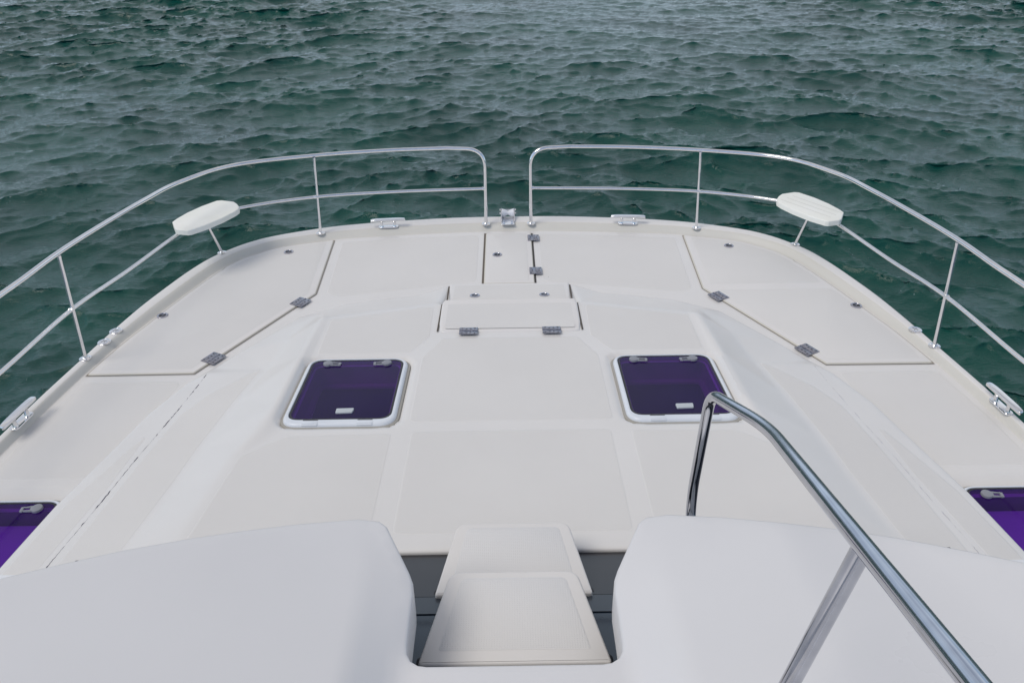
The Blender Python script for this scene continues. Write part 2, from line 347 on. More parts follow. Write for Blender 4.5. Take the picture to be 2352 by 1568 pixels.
def water():
    T1 = tile(1024, 47.0, 1.6, 2.6, 7, .054, .020); T2 = tile(512, 13.0, 7.0, 1.6, 21, .0085, .012)
    ys = [4.0]; 
    while ys[-1] < 70: ys.append(ys[-1] + .028 + .0024 * ys[-1])
    ny = len(ys); nx = 940; u = np.linspace(-1, 1, nx); Y = np.array(ys)[:, None] * np.ones((1, nx)); X = u[None, :] * (7.0 + .82 * Y)
    w_ = np.clip(.5 + X / 14. + .25 * np.sin(Y * .23), 0, 1); w_ = w_ * w_ * (3 - 2 * w_); nr = 1 / np.sqrt(w_ ** 2 + (1 - w_) ** 2)
    def two(T, a):
        p = sample(T, X, Y, R(a)); q = sample(T, X + 3.1, Y + 7.7, R(-a)); return [(m * (1 - w_) + n_ * w_) * nr for m, n_ in zip(p, q)]
    h1, a1, b1 = two(T1, 17); h2, a2, b2 = two(T2, 25)
    g = .80 + .50 * np.sin(X * .21 + 1.0 + .3 * np.sin(Y * .17)) * np.sin(Y * .13 + .7)
    h = h1 * g + h2; lam = 2.1; ax = (a1 * g + a2) * lam; ay = (b1 * g + b2) * lam
    ed = np.minimum(1, (1 - np.abs(u[None, :])) * 12) * np.minimum(1, (70 - Y) / 8.); ed = np.clip(ed, 0, 1)
    V = np.stack([X - ax * ed, Y - ay * ed, WZ + h * ed], -1).reshape(-1, 3)
    I = np.arange(ny * nx).reshape(ny, nx)
    Q = np.stack([I[:-1, :-1], I[:-1, 1:], I[1:, 1:], I[1:, :-1]], -1).reshape(-1, 4)
    # the calmer far sea all round, just below the deepest near trough
    b = len(V); rr = [4., 60., 200., 800., 4000., 12000.]; na = 48; far = []; fq = []
    for r_ in rr:
        for k in range(na): a = 2 * math.pi * k / na; far.append((r_ * math.cos(a), r_ * math.sin(a), WZ - (.50 if r_ < 100 else .10)))
    for i in range(len(rr) - 1):
        for k in range(na): k2 = (k + 1) % na; fq.append((b + i * na + k, b + (i + 1) * na + k, b + (i + 1) * na + k2, b + i * na + k2))
    V = np.vstack([V, np.array(far)]); Q = np.vstack([Q, np.array(fq)])
    me = bpy.data.meshes.new('water'); me.vertices.add(len(V)); me.vertices.foreach_set('co', V.astype(np.float32).ravel())
    me.loops.add(Q.size); me.loops.foreach_set('vertex_index', Q.astype(np.int32).ravel())
    me.polygons.add(len(Q)); me.polygons.foreach_set('loop_start', np.arange(0, Q.size, 4, dtype=np.int32))
    me.polygons.foreach_set('loop_total', np.full(len(Q), 4, dtype=np.int32)); me.update(calc_edges=True)
    me.polygons.foreach_set('use_smooth', [True] * len(Q))
    m = mat('sea_water', (.010, .060, .045), .05, 0, 1.333); t = m.node_tree; n = t.nodes.new; l = t.links.new; P_ = t.nodes['Principled BSDF']
    tcn = n('ShaderNodeTexCoord')
    def noise(sc, stretch, det, rot=0.):
        mpn = n('ShaderNodeMapping'); mpn.inputs['Scale'].default_value = stretch; mpn.inputs['Rotation'].default_value = (0, 0, rot)
        q = n('ShaderNodeTexNoise'); q.inputs['Scale'].default_value = sc; q.inputs['Detail'].default_value = det
        l(tcn.outputs['Object'], mpn.inputs[0]); l(mpn.outputs[0], q.inputs[0]); return q
    f1 = noise(7.5, (.5, 1, 1), 6, R(14)); f2 = noise(30., (.4, 1, 1), 5, R(-28)); f1.inputs['Roughness'].default_value = .66; f2.inputs['Roughness'].default_value = .62
    bz = n('ShaderNodeBump'); bz.inputs['Strength'].default_value = 1.; bz.inputs['Distance'].default_value = .015; l(f1.outputs[0], bz.inputs['Height'])
    b2 = n('ShaderNodeBump'); b2.inputs['Strength'].default_value = 1.; b2.inputs['Distance'].default_value = .009; l(f2.outputs[0], b2.inputs['Height'])
    l(bz.outputs[0], b2.inputs['Normal']); l(b2.outputs[0], P_.inputs['Normal'])
    gn = noise(.35, (1, 1, 1), 3); gr = n('ShaderNodeValToRGB'); gr.color_ramp.elements[0].color = (.0015, .044, .037, 1); gr.color_ramp.elements[1].color = (.003, .062, .048, 1)
    gr.color_ramp.elements[0].position = .35; gr.color_ramp.elements[1].position = .65; l(gn.outputs[0], gr.inputs[0])
    # sparse flecks of foam in loose streaks
    fo = n('ShaderNodeTexVoronoi'); fo.inputs['Scale'].default_value = 13.; fo.inputs['Randomness'].default_value = 1
    l(tcn.outputs['Object'], fo.inputs[0]); st = noise(.55, (.5, 1.3, 1), 4, R(8))
    ms = n('ShaderNodeMapRange'); ms.inputs[1].default_value = .50; ms.inputs[2].default_value = .72; ms.inputs[3].default_value = .0; ms.inputs[4].default_value = .085; l(st.outputs[0], ms.inputs[0])
    ls = n('ShaderNodeMath'); ls.operation = 'LESS_THAN'; l(fo.outputs['Distance'], ls.inputs[0]); l(ms.outputs[0], ls.inputs[1])
    mc = n('ShaderNodeMix'); mc.data_type = 'RGBA'; mc.inputs[7].default_value = (.50, .60, .64, 1); l(ls.outputs[0], mc.inputs[0]); l(gr.outputs[0], mc.inputs[6])
    l(mc.outputs[2], P_.inputs['Base Color'])
    me.materials.append(m)
    m3 = mat('far_sea', (.004, .050, .042), .12, 0, 1.333); t3 = m3.node_tree; P3 = t3.nodes['Principled BSDF']
    tc3 = t3.nodes.new('ShaderNodeTexCoord'); q3 = t3.nodes.new('ShaderNodeTexNoise'); q3.inputs['Scale'].default_value = .55; q3.inputs['Detail'].default_value = 7; q3.inputs['Roughness'].default_value = .6
    b3 = t3.nodes.new('ShaderNodeBump'); b3.inputs['Distance'].default_value = .45
    t3.links.new(tc3.outputs['Object'], q3.inputs[0]); t3.links.new(q3.outputs[0], b3.inputs['Height']); t3.links.new(b3.outputs[0], P3.inputs['Normal'])
    me.materials.append(m3); nf = len(fq); mi_ = np.zeros(len(Q), dtype=np.int32); mi_[-nf:] = 1; me.polygons.foreach_set('material_index', mi_)
    o = bpy.data.objects.new('water', me); finish(o, None, 'choppy dark green sea all round the bow', 'structure')
water()

# ------------------------------------------------------------------ the boat
BOAT = bpy.data.objects.new('catamaran', None); COL.objects.link(BOAT); BOAT.location = BOATLOC
BOAT['label'] = 'white power catamaran seen from its upper helm, foredeck with purple hatches and steel bow rails'
BOAT['category'] = 'boat'

# --- outlines (half, x >= 0), metres
OUT = catmull([(0, 7.195, 0), (.5, 7.185, 0), (1.0, 7.13, 0), (1.4, 7.065, 0), (1.765, 6.972, 0), (2.15, 6.81, 0), (2.35, 6.675, 0), (2.50, 6.51, 0), (2.62, 6.33, 0), (2.72, 6.08, 0), (2.80, 5.80, 0), (2.885, 5.45, 0),
               (2.95, 5.05, 0), (2.99, 4.74, 0), (3.06, 4.23, 0), (3.10, 3.83, 0), (3.16, 3.2, 0), (3.2, 2.5, 0), (3.22, 1.0, 0), (3.22, -1.5, 0)], 5)
INN = catmull([(0, 6.935, 0), (.55, 6.905, 0), (1.0, 6.865, 0), (1.40, 6.82, 0), (1.60, 6.785, 0), (2.06, 6.64, 0), (2.25, 6.50, 0), (2.38, 6.37, 0), (2.50, 6.14, 0), (2.57, 5.93, 0), (2.68, 5.57, 0), (2.76, 5.27, 0),
               (2.84, 4.98, 0), (2.925, 4.55, 0), (2.99, 4.1, 0), (3.035, 3.72, 0), (3.085, 3.2, 0), (3.11, 2.5, 0), (3.13, 1.0, 0), (3.13, -1.5, 0)], 5)
def both(c): return [Vector((-p.x, p.y, p.z)) for p in reversed(c[1:])] + list(c)
out_c, inn_c = both(OUT), both(INN)

def gunwale():
    prof = [(0., 0.), (.05, .002), (.12, .012), (.22, .030), (.30, .041), (.38, .047), (.48, .050), (.62, .050), (.82, .050), (.90, .047), (.96, .038), (1., .018)]
    m = MB(); rs = []
    for t, z in prof: rs.append([(a.x * (1 - t) + b.x * t, a.y * (1 - t) + b.y * t, z) for a, b in zip(inn_c, out_c)])
    m.rings(rs[::-1], closed=False)
    nq = len(inn_c) - 1; m.m = [1 if (k // nq) >= len(prof) - 1 - 5 else 0 for k in range(len(m.f))]; m.build('gunwale', [GELW, mat('cream_shade_fillet', (.635, .615, .56), .4)], BOAT, 'smooth white raised lip round the deck edge')  # inner fillet: cream tint with its shading put into the colour
    h = MB(); cz = [(1., .018), (1.004, -.05), (1.004, -.09), (1.010, -.10), (1.010, -.13), (1.0, -.14), (.985, -.5), (.97, -1.2), (.95, -2.2)]
    rs = []
    for s_, z in cz: rs.append([(p.x * s_, p.y * s_ if p.y > 3 else p.y, z) for p in out_c])
    h.rings(rs[::-1], closed=False); h.build('hull', HULL, BOAT, 'white hull side below the deck edge')
gunwale()

# --- coachroof height: triangulated control net, then softened
def H(x, y, z): return (x, y, z)
zt = lambda y: .14 + .085 * (5.2 - y)
ctl = [(0, 2.5, zt(2.5)), (.52, 2.5, zt(2.5)), (1.53, 2.5, zt(2.5)), (1.52, 2.9, zt(2.9)), (1.49, 3.3, .302), (1.33, 3.5, .285), (1.33, 4.4, .208), (1.32, 5.04, .154), (.52, 5.27, .134), (0, 5.27, .134),
       (1.43, 3.45, .302), (1.365, 3.8, .290), (1.355, 4.4, .242), (1.345, 5.02, .174), (1.40, 3.3, .302),
       (1.58, 4.85, .085), (1.63, 4.45, .095), (1.68, 4.05, .138), (1.73, 3.52, .193), (1.74, 3.2, .227), (1.78, 2.67, .282), (1.79, 2.4, .305),
       (2.04, 4.5, .04), (2.045, 4.27, .066), (2.058, 3.94, .102), (2.086, 3.48, .152), (2.10, 3.05, .2), (2.13, 2.5, .26), (2.135, 2.3, .27),
       (2.09, 4.56, .012), (2.155, 4.4, .035), (2.18, 4.28, .051), (2.25, 4.01, .076), (2.31, 3.5, .126), (2.365, 3.1, .162), (2.375, 2.9, .182), (2.41, 2.3, .235),
       (2.07, 4.62, .0), (1.93, 4.85, 0), (1.80, 5.05, 0), (1.62, 5.33, 0), (1.29, 5.53, 0), (.95, 5.62, 0), (.74, 5.66, 0), (.5, 5.83, 0), (0, 5.83, 0), (0, 2.3, zt(2.3)), (1.53, 2.3, zt(2.3)), (0, 4.4, zt(4.4)), (0, 3.5, zt(3.5)), (.7, 3.5, zt(3.5)), (.7, 4.4, zt(4.4)),
       (1.41, 5.25, .075), (.485, 5.288, .055), (.470, 5.79, -.012), (0, 5.288, .055), (0, 5.79, -.012)]
c2 = ctl + [(-x, y, z) for x, y, z in ctl if x > 0]
idx = {(round(x, 3), round(y, 3)): i for i, (x, y, z) in enumerate(c2)}
def chain(l): return [(idx[(round(s * a[0], 3), a[1])], idx[(round(s * b[0], 3), b[1])]) for s in (1, -1) for a, b in zip(l, l[1:])]
ce = chain([(0, 5.27), (.52, 5.27), (1.32, 5.04), (1.33, 4.4), (1.33, 3.5), (1.49, 3.3), (1.52, 2.9), (1.53, 2.5), (1.53, 2.3)])
ce += chain([(1.58, 4.85), (1.63, 4.45), (1.68, 4.05), (1.73, 3.52), (1.74, 3.2), (1.78, 2.67), (1.79, 2.4)])
ce += chain([(2.04, 4.5), (2.045, 4.27), (2.058, 3.94), (2.086, 3.48), (2.10, 3.05), (2.13, 2.5)])
ce += chain([(1.345, 5.02), (1.355, 4.4), (1.365, 3.8), (1.43, 3.45)]) + chain([(.52, 5.27), (.5, 5.83)]) + chain([(.52, 5.27), (.74, 5.66)]) + chain([(.74, 5.66), (.5, 5.83)])
rT = delaunay_2d_cdt([Vector(p[:2]) for p in c2], ce, [], 0, 1e-6)
TV = np.array([(p[0], p[1]) for p in rT[0]]); TZ = np.array([c2[o_[0]][2] if o_ else 0 for o_ in rT[3]])
TF = [f for f in rT[2] if len(f) == 3]
def tin(P_):
    z = np.zeros(len(P_))
    for f in TF:
        a, b, c = TV[list(f)]; za, zb, zc = TZ[list(f)]
        d = (b[1] - c[1]) * (a[0] - c[0]) + (c[0] - b[0]) * (a[1] - c[1])
        if abs(d) < 1e-10: continue
        w0 = ((b[1] - c[1]) * (P_[:, 0] - c[0]) + (c[0] - b[0]) * (P_[:, 1] - c[1])) / d
        w1 = ((c[1] - a[1]) * (P_[:, 0] - c[0]) + (a[0] - c[0]) * (P_[:, 1] - c[1])) / d; w2 = 1 - w0 - w1
        k = (w0 > -1e-6) & (w1 > -1e-6) & (w2 > -1e-6); z[k] = (w0 * za + w1 * zb + w2 * zc)[k]
    return z
def rect(x0, x1, y0, y1): return [(x0, y0), (x1, y0), (x1, y1), (x0, y1)]
HXC, HYC, HW, HL = .985, 3.995, .325, .40        # fore hatches
def coach_z(P_):
    z = np.zeros(len(P_)); n = 0
    for r_, w in ((0, 1), (.012, 8), (.024, 8)):
        for k in range(max(1, w)):
            a = 2 * math.pi * k / max(w, 1); q = P_ + np.array([r_ * math.cos(a), r_ * math.sin(a)])
            # keep samples inside the crest by clamping towards the centre
            q[:, 0] = np.sign(q[:, 0]) * np.minimum(np.abs(q[:, 0]), cw(q[:, 1])); q[:, 1] = np.clip(q[:, 1], 2.32, 5.82)
            z += tin(q); n += 1
    z /= n
    for s in (1, -1):
        d = sdf(P_, rounded(rect(s * HXC - HW - .024, s * HXC + HW + .024, HYC - HL - .024, HYC + HL + .024), .12))
        z -= .032 * np.clip(d / .018 + .5, 0, 1)
    return z
edge = np.array([(2.41, 2.3), (2.375, 2.9), (2.365, 3.1), (2.31, 3.5), (2.25, 4.01), (2.18, 4.28), (2.155, 4.4), (2.09, 4.56), (2.07, 4.62), (1.93, 4.85), (1.80, 5.05), (1.62, 5.33), (1.29, 5.53), (.95, 5.62), (.74, 5.66), (.5, 5.83)])
def cw(y): return np.interp(y, edge[:, 1], edge[:, 0]) - .001
YA = 2.54
def rr_(p, r=.03): return rounded(p, r)
NSP = []
for q in (rect(-.55, .55, 2.665, 3.515), [(-.575, 3.62), (.575, 3.62), (.575, 4.40), (.46, 4.675), (-.46, 4.675), (-.575, 4.40)]): NSP.append(rr_(q))
half = [[(.615, 5.205), (1.285, 5.0), (1.275, 4.47), (.67, 4.47), (.555, 4.70), (.565, 5.20)],
        [(.665, 3.50), (1.24, 3.485), (1.44, 3.30), (1.49, 2.60), (.66, 2.60)],
        [(1.665, 4.50), (1.93, 4.17), (2.025, 3.93), (2.055, 3.45), (2.09, 2.45), (1.83, 2.45), (1.775, 3.2), (1.765, 3.5), (1.72, 4.05)],
        [(2.14, 3.80), (2.30, 3.1), (2.35, 2.45), (2.18, 2.45), (2.135, 3.2)]]
for q in half: q = rr_(q, .02); NSP += [q, mirror(q)]
# coachroof outline, aft edge at the windscreen
rim = [(float(cw(y)), y) for y in (YA, 2.75, 2.9, 3.1, 3.5, 4.01, 4.28, 4.4, 4.5, 4.56, 4.62, 4.73, 4.85, 4.95, 5.05, 5.19, 5.33)] + [(1.46, 5.44), (1.29, 5.53), (1.1, 5.58), (.95, 5.62), (.74, 5.66), (.5, 5.83)]
cout = rim + [(-x, y) for x, y in reversed(rim)]
hh = [rounded(rect(s * HXC - .27, s * HXC + .27, HYC - .33, HYC + .35), .05) for s in (1, -1)]
coach = sheet('coachroof', cout, .026, lambda P_: coach_z(P_) + .004 + .022 * np.clip((2.64 - P_[:, 1]) / .12, 0, 1) * 0, BOAT, SKIN, 'raised central cabin top with facetted sides and non-skid panels', skirt=.30, er=.014, holes=hh, ns=NSP)

# --- main deck
inner = [(p.x, p.y) for p in INN]
dk = [(x, y) for x, y in inner if y > 2.0] + [(3.12, 1.9)]
dout = dk + [(-x, y) for x, y in reversed(dk)][:-1]
SHX, SHY, SHW, SHL = 2.735, 2.93, .285, .40       # side hatches
def deck_z(P_):
    z = np.zeros(len(P_)) + .0
    for s in (1, -1):
        d = sdf(P_, rounded(rect(s * SHX - SHW - .04, s * SHX + SHW + .04, SHY - SHL - .04, SHY + SHL + .04), .13))
        z -= .034 * np.clip(d / .022 + .5, 0, 1)
    return z
DN = []
for q in ([(.275, 6.84), (.9, 6.80), (1.52, 6.715), (1.475, 5.73), (1.40, 5.66), (1.0, 5.74), (.80, 5.78), (.275, 5.89)],
          [(2.22, 4.475), (2.88, 4.475), (2.96, 3.95), (3.0, 3.50), (2.37, 3.50), (2.285, 4.0)]):
    q = rr_(q, .04); DN += [q, mirror(q)]
sh = [rounded(rect(s * SHX - .24, s * SHX + .24, SHY - .34, SHY + .34), .05) for s in (1, -1)]
deck = sheet('deck', dout, .045, deck_z, BOAT, SKIN, 'flat pale foredeck and side decks with non-skid panels', holes=sh + hh, ns=DN)

# --- seam beads along the coachroof sides
def seam(s):
    pts = [(2.052, 4.5), (2.055, 4.27), (2.068, 3.94), (2.096, 3.48), (2.11, 3.05), (2.135, 2.56)]
    path = catmull([(s * x, y, 0) for x, y in pts], 40); A = np.array([(p.x, p.y) for p in path]); z = coach_z(A) + .004
    rnd = random.Random(4 if s > 0 else 9); m = MB(); p = []; rad = []; w = .002
    for j in range(len(A)):
        if rnd.random() < .45: w = rnd.choice([.0002, .0006, .0011, .0016, .0030] if s < 0 else [.0002, .0003, .0008, .0013, .002])
        p.append((A[j, 0] + rnd.uniform(-.002, .002), A[j, 1], z[j])); rad.append(w)
    m.tube(p, rad, 6)
    m.build('joint_seam', mat('old_sealant' if s < 0 else 'pale_sealant', (.12, .12, .15) if s < 0 else (.45, .45, .48), .8), BOAT, 'broken dark line of old sealant' if s < 0 else 'faint line of grey sealant')
seam(-1); seam(1)

# --- hinge, latch
def hinge(parent, loc, rz=0., rx=0., size=(.13, .118), label=None):
    w, d = size; m = MB()
    for s in (1, -1):
        poly = rounded(rect(-w / 2, w / 2, (.004 if s > 0 else -d / 2), (d / 2 if s > 0 else -.004)), .005, 3)
        m.slab(poly, 0, .0035, .0012, 2, 0)
        for i in range(4):
            x = (-1.5 + i) * w / 4.4; y = s * d * (.36 if i in (0, 3) else .27)
            m.lathe([(.0072, .0036), (.0062, .0044), (.002, .0040)], (x, y, 0), 12, 1)
    for i in range(5):
        x0 = -w / 2 + i * w / 5; m.tube([(x0 + .0012, 0, .0030), (x0 + w / 5 - .0012, 0, .0030)], .0042, 10, 0)
    m.tube([(-w / 2, 0, .0028), (w / 2, 0, .0028)], .0026, 8, 1)
    return m.build('hinge', [PLATE, SCREW], parent, label, loc, (rx, 0, rz))
def latch(parent, loc, rz=0., rx=0., r=.043):
    m = MB()
    m.lathe([(r, 0), (r, .003), (r * .93, .0052), (r * .70, .0056), (r * .66, .004), (r * .64, .0015)], n=32, mi=0)
    m.lathe([(r * .64, .0016), (r * .63, .0022)], n=24, mi=1)
    pl = [(r * .58 * math.cos(a), -r * .12 + r * .5 * math.sin(a)) for a in np.linspace(math.pi, 2 * math.pi, 12)] + [(r * .25, r * .05), (r * .22, r * .5), (-r * .22, r * .5), (-r * .25, r * .05)]
    m.slab(offset(ccw(pl), r * .10), .002, .0048, .001, 2, 2)
    m.slab(offset(ccw([(r * .45 * math.cos(a), -r * .16 + r * .34 * math.sin(a)) for a in np.linspace(math.pi, 2 * math.pi, 12)]), 0), .0046, .0052, 0, 1, 1)
    m.slab(rect(-r * .13, r * .13, r * .12, r * .42), .0046, .0052, 0, 1, 1)
    return m.build('latch', [RING, DARK, PLATE], parent, None, loc, (rx, 0, rz))

# --- locker lids
def lid(name, poly, label, z1=.012, rad=.02, gap=.006, border=.045, patches=None, gap_strip=None):
    poly = ccw(poly)
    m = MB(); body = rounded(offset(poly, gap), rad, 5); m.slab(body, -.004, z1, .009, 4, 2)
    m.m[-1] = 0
    for q in patches or [offset(body, border)]:
        q = ccw(q); r1 = [(x, y, z1 + .0002) for x, y in q]; r3 = [(x, y, z1 + .0014) for x, y in offset(q, .004)]
        m.rings([r1, r3], 1, cap1=True)
    o = m.build(name, [GELW, NSK, CREAM_SHADE], BOAT, label)
    if gap_strip is None:
        g = MB(); g.rings([[(x, y, .0045) for x, y in offset(poly, -.001)], [(x, y, .0045) for x, y in offset(poly, gap + .004)]], 0); g.build('gap_strip', GAP_STRIP, o)  # flat dark strip drawn in place of the shaded gap
    else:
        for q, mt in gap_strip: g = MB(); g.add([(x, y, .0045) for x, y in q], [(0, 1, 2, 3)]); g.build('gap_strip', mt, o)
    return o
INC = [(p.x, p.y) for p in INN]
def inn_at(y):
    q = [p for p in INC if p[1] > 1]; return float(np.interp(y, [p[1] for p in q][::-1], [p[0] for p in q][::-1]))
def corner(s):
    edge_ = [(x, y) for x, y in INC if 4.6 < y < 6.76 and x > 1.6]
    cv = [(x - .018 * (1 if y < 6.2 else .3), y - .022 * (1 if y > 6.0 else .2)) for x, y in edge_]
    poly = [(1.600, 6.765)] + cv + [(2.905, 4.553), (2.163, 4.558), (1.557, 5.706)]
    cvp = [(x - .06 * (1 if y < 6.2 else .75), y - .055 * (1 if y > 6.0 else .3)) for x, y in edge_]
    f = [(1.665, 6.68)] + [p for p in cvp if p[1] > 5.79 and p[0] > 1.68 and p[1] < 6.68]
    f += [(inn_at(5.76) - .09, 5.77), (1.635, 5.77)]
    a = [p for p in cvp if 4.66 < p[1] < 5.66]
    a = [(inn_at(5.66) - .085, 5.665)] + a + [(2.83, 4.615), (2.20, 4.615), (1.645, 5.665)]
    if s < 0: poly, f, a = ([(-x, y) for x, y in q] for q in (poly, f, a))
    one = [(1.665, 6.68)] + [p for p in cvp if p[1] > 4.66 and p[0] > 1.68 and p[1] < 6.68] + [(2.83, 4.615), (2.20, 4.615), (1.625, 5.70)]
    if s < 0: one = [(-x, y) for x, y in one]
    patches = [rounded(f, .01, 2), rounded(a, .01, 2)] if s > 0 else [rounded(one, .01, 2)]
    side = 'right' if s > 0 else 'left'
    o = lid('locker_lid', poly, 'large corner locker lid on the %s of the foredeck' % side, rad=.02, patches=patches)
    dx, dy = (2.163 - 1.557), (4.558 - 5.706); ang = math.atan2(dy, dx)
    for x, y in ((1.653, 5.556), (2.088, 4.742)):
        nx_, ny_ = -dy, dx; rz = ang if s > 0 else math.pi - ang
        hinge(o, (s * x, y, .0135), rz)
    for x, y, r_ in ((1.964, 6.50, 10), (2.675, 5.37, 55)): latch(o, (s * x, y, .014), R(-s * r_))
    return o
corner(-1); corner(1)
bl = lid('locker_lid', [(-.225, 5.82), (.223, 5.82), (.223, 6.90), (-.225, 6.90)], 'narrow rectangular anchor locker lid behind the bow roller', rad=[.0, .0, .05, .05], gap=.014, patches=[rounded(rect(-.165, .165, 5.87, 6.85), .02)],
         gap_strip=[(rect(-.227, -.205, 5.835, 6.87), mat('side_gap_shade', (.13, .11, .09), .8)), (rect(.208, .2235, 5.835, 6.86), mat('side_gap_shade_dark', (.05, .045, .04), .8))])  # side gaps drawn as flat dark strips
hinge(bl, (.226, 6.735, .0135), R(90), size=(.13, .105)); hinge(bl, (.224, 6.055, .0135), R(90), size=(.13, .105))
latch(bl, (-.103, 6.38, .014), R(80))

# --- stepped centre locker lid (top panel + front panel)
def step_lid():
    y0, y1, y2 = 4.757, 5.262, 5.80; th = .012
    def zc(y): return float(np.interp(y, [y0, y1, y1 + .014, y2], [zt(y0), .146, .092, .016])) + th
    ys = [y0 + .004, y0 + .008, y0 + .02, 4.9, 5.05, 5.2, 5.235, 5.255, 5.262, 5.269, 5.276, 5.29, 5.4, 5.6, 5.76, y2 - .006, y2]
    rows = []
    for y in ys:
        hw = np.interp(y, [y0, y0 + .02, y0 + .045, 5.20, 5.245, 5.275, y2], [.455, .488, .499, .503, .497, .468, .486]) if y < 5.9 else .49
        z = zc(y) + (.010 * math.exp(-((y - 5.255) / .02) ** 2) if y < 5.27 else 0) + (.006 if 4.8 < y < 5.26 else 0)
        if y == ys[0]: z -= .012
        if y == ys[1]: z -= .005
        row = [(-hw, y, z - .05), (-hw, y, z - .012), (-hw + .003, y, z - .005), (-hw + .010, y, z - .001), (-hw + .02, y, z)]
        n_ = 12; row += [(-hw + .02 + (2 * hw - .04) * k / n_, y, z) for k in range(1, n_)]
        row += [(-p[0], p[1], p[2]) for p in reversed(row[:5])]; rows.append(row)
    m = MB(); m.rings(rows[::-1], closed=False); n_ = len(rows[0])
    m.add(rows[0] + [(p[0], p[1], p[2] - .05) for p in rows[0]], [(j, n_ + j, n_ + j + 1, j + 1) for j in range(n_ - 1)])
    m.add([rows[-1][k] for k in range(n_)] + [(p[0], p[1] + .006, p[2] - .04) for p in rows[-1]], [(j + 1, n_ + j + 1, n_ + j, j) for j in range(n_ - 1)])
    # non-skid pads
    def pad(x, ya, yb):
        q = rounded(rect(-x, x, ya, yb), .02, 4); m.rings([[(a, b, zc(b) + .0062 + (0 if b < 5.26 else -.006)) for a, b in qq] for qq in (q, offset(q, .003))], 1, cap1=True)
    pad(.455, 4.80, 5.215); pad(.44, 5.32, 5.76)
    o = m.build('locker_lid', [GELW, NSK], BOAT, 'stepped centre locker lid with two chrome latches and two aft hinges', smooth=40)
    dk_ = mat('slot_shade_dark', (.09, .075, .06), .8)
    for s in (1, -1):   # flat dark strips standing in for the shaded side slots
        for ya, yb, xa, xb in ((y0 + .02, 5.24, .499, .511), (5.285, y2 - .01, .467, .479)):
            pts = [(s * (xa if k == 0 else xb) + s * (.018 * (yv - 5.285) / .5 if yv > 5.27 else 0), yv, coachf(yv, .53) + .010) for yv in np.linspace(ya, yb, 8) for k in (0, 1)]
            g = MB(); g.add(pts, [((i * 2, i * 2 + 1, i * 2 + 3, i * 2 + 2) if s > 0 else (i * 2 + 2, i * 2 + 3, i * 2 + 1, i * 2)) for i in range(7)])
            g.build('gap_strip', dk_, o)
    for x in (-.288, .288): hinge(o, (x, y0, zt(y0) + .019), 0, -math.atan(.085), size=(.128, .105))
    sl_ = math.atan((zc(5.75) - zc(5.3)) / .45)
    for x in (-.272, .272): latch(o, (x, 5.515, zc(5.515) + .002), 0, sl_, r=.040)
def coachf(y, x): return float(coach_z(np.array([[x, y]]))[0])
step_lid()

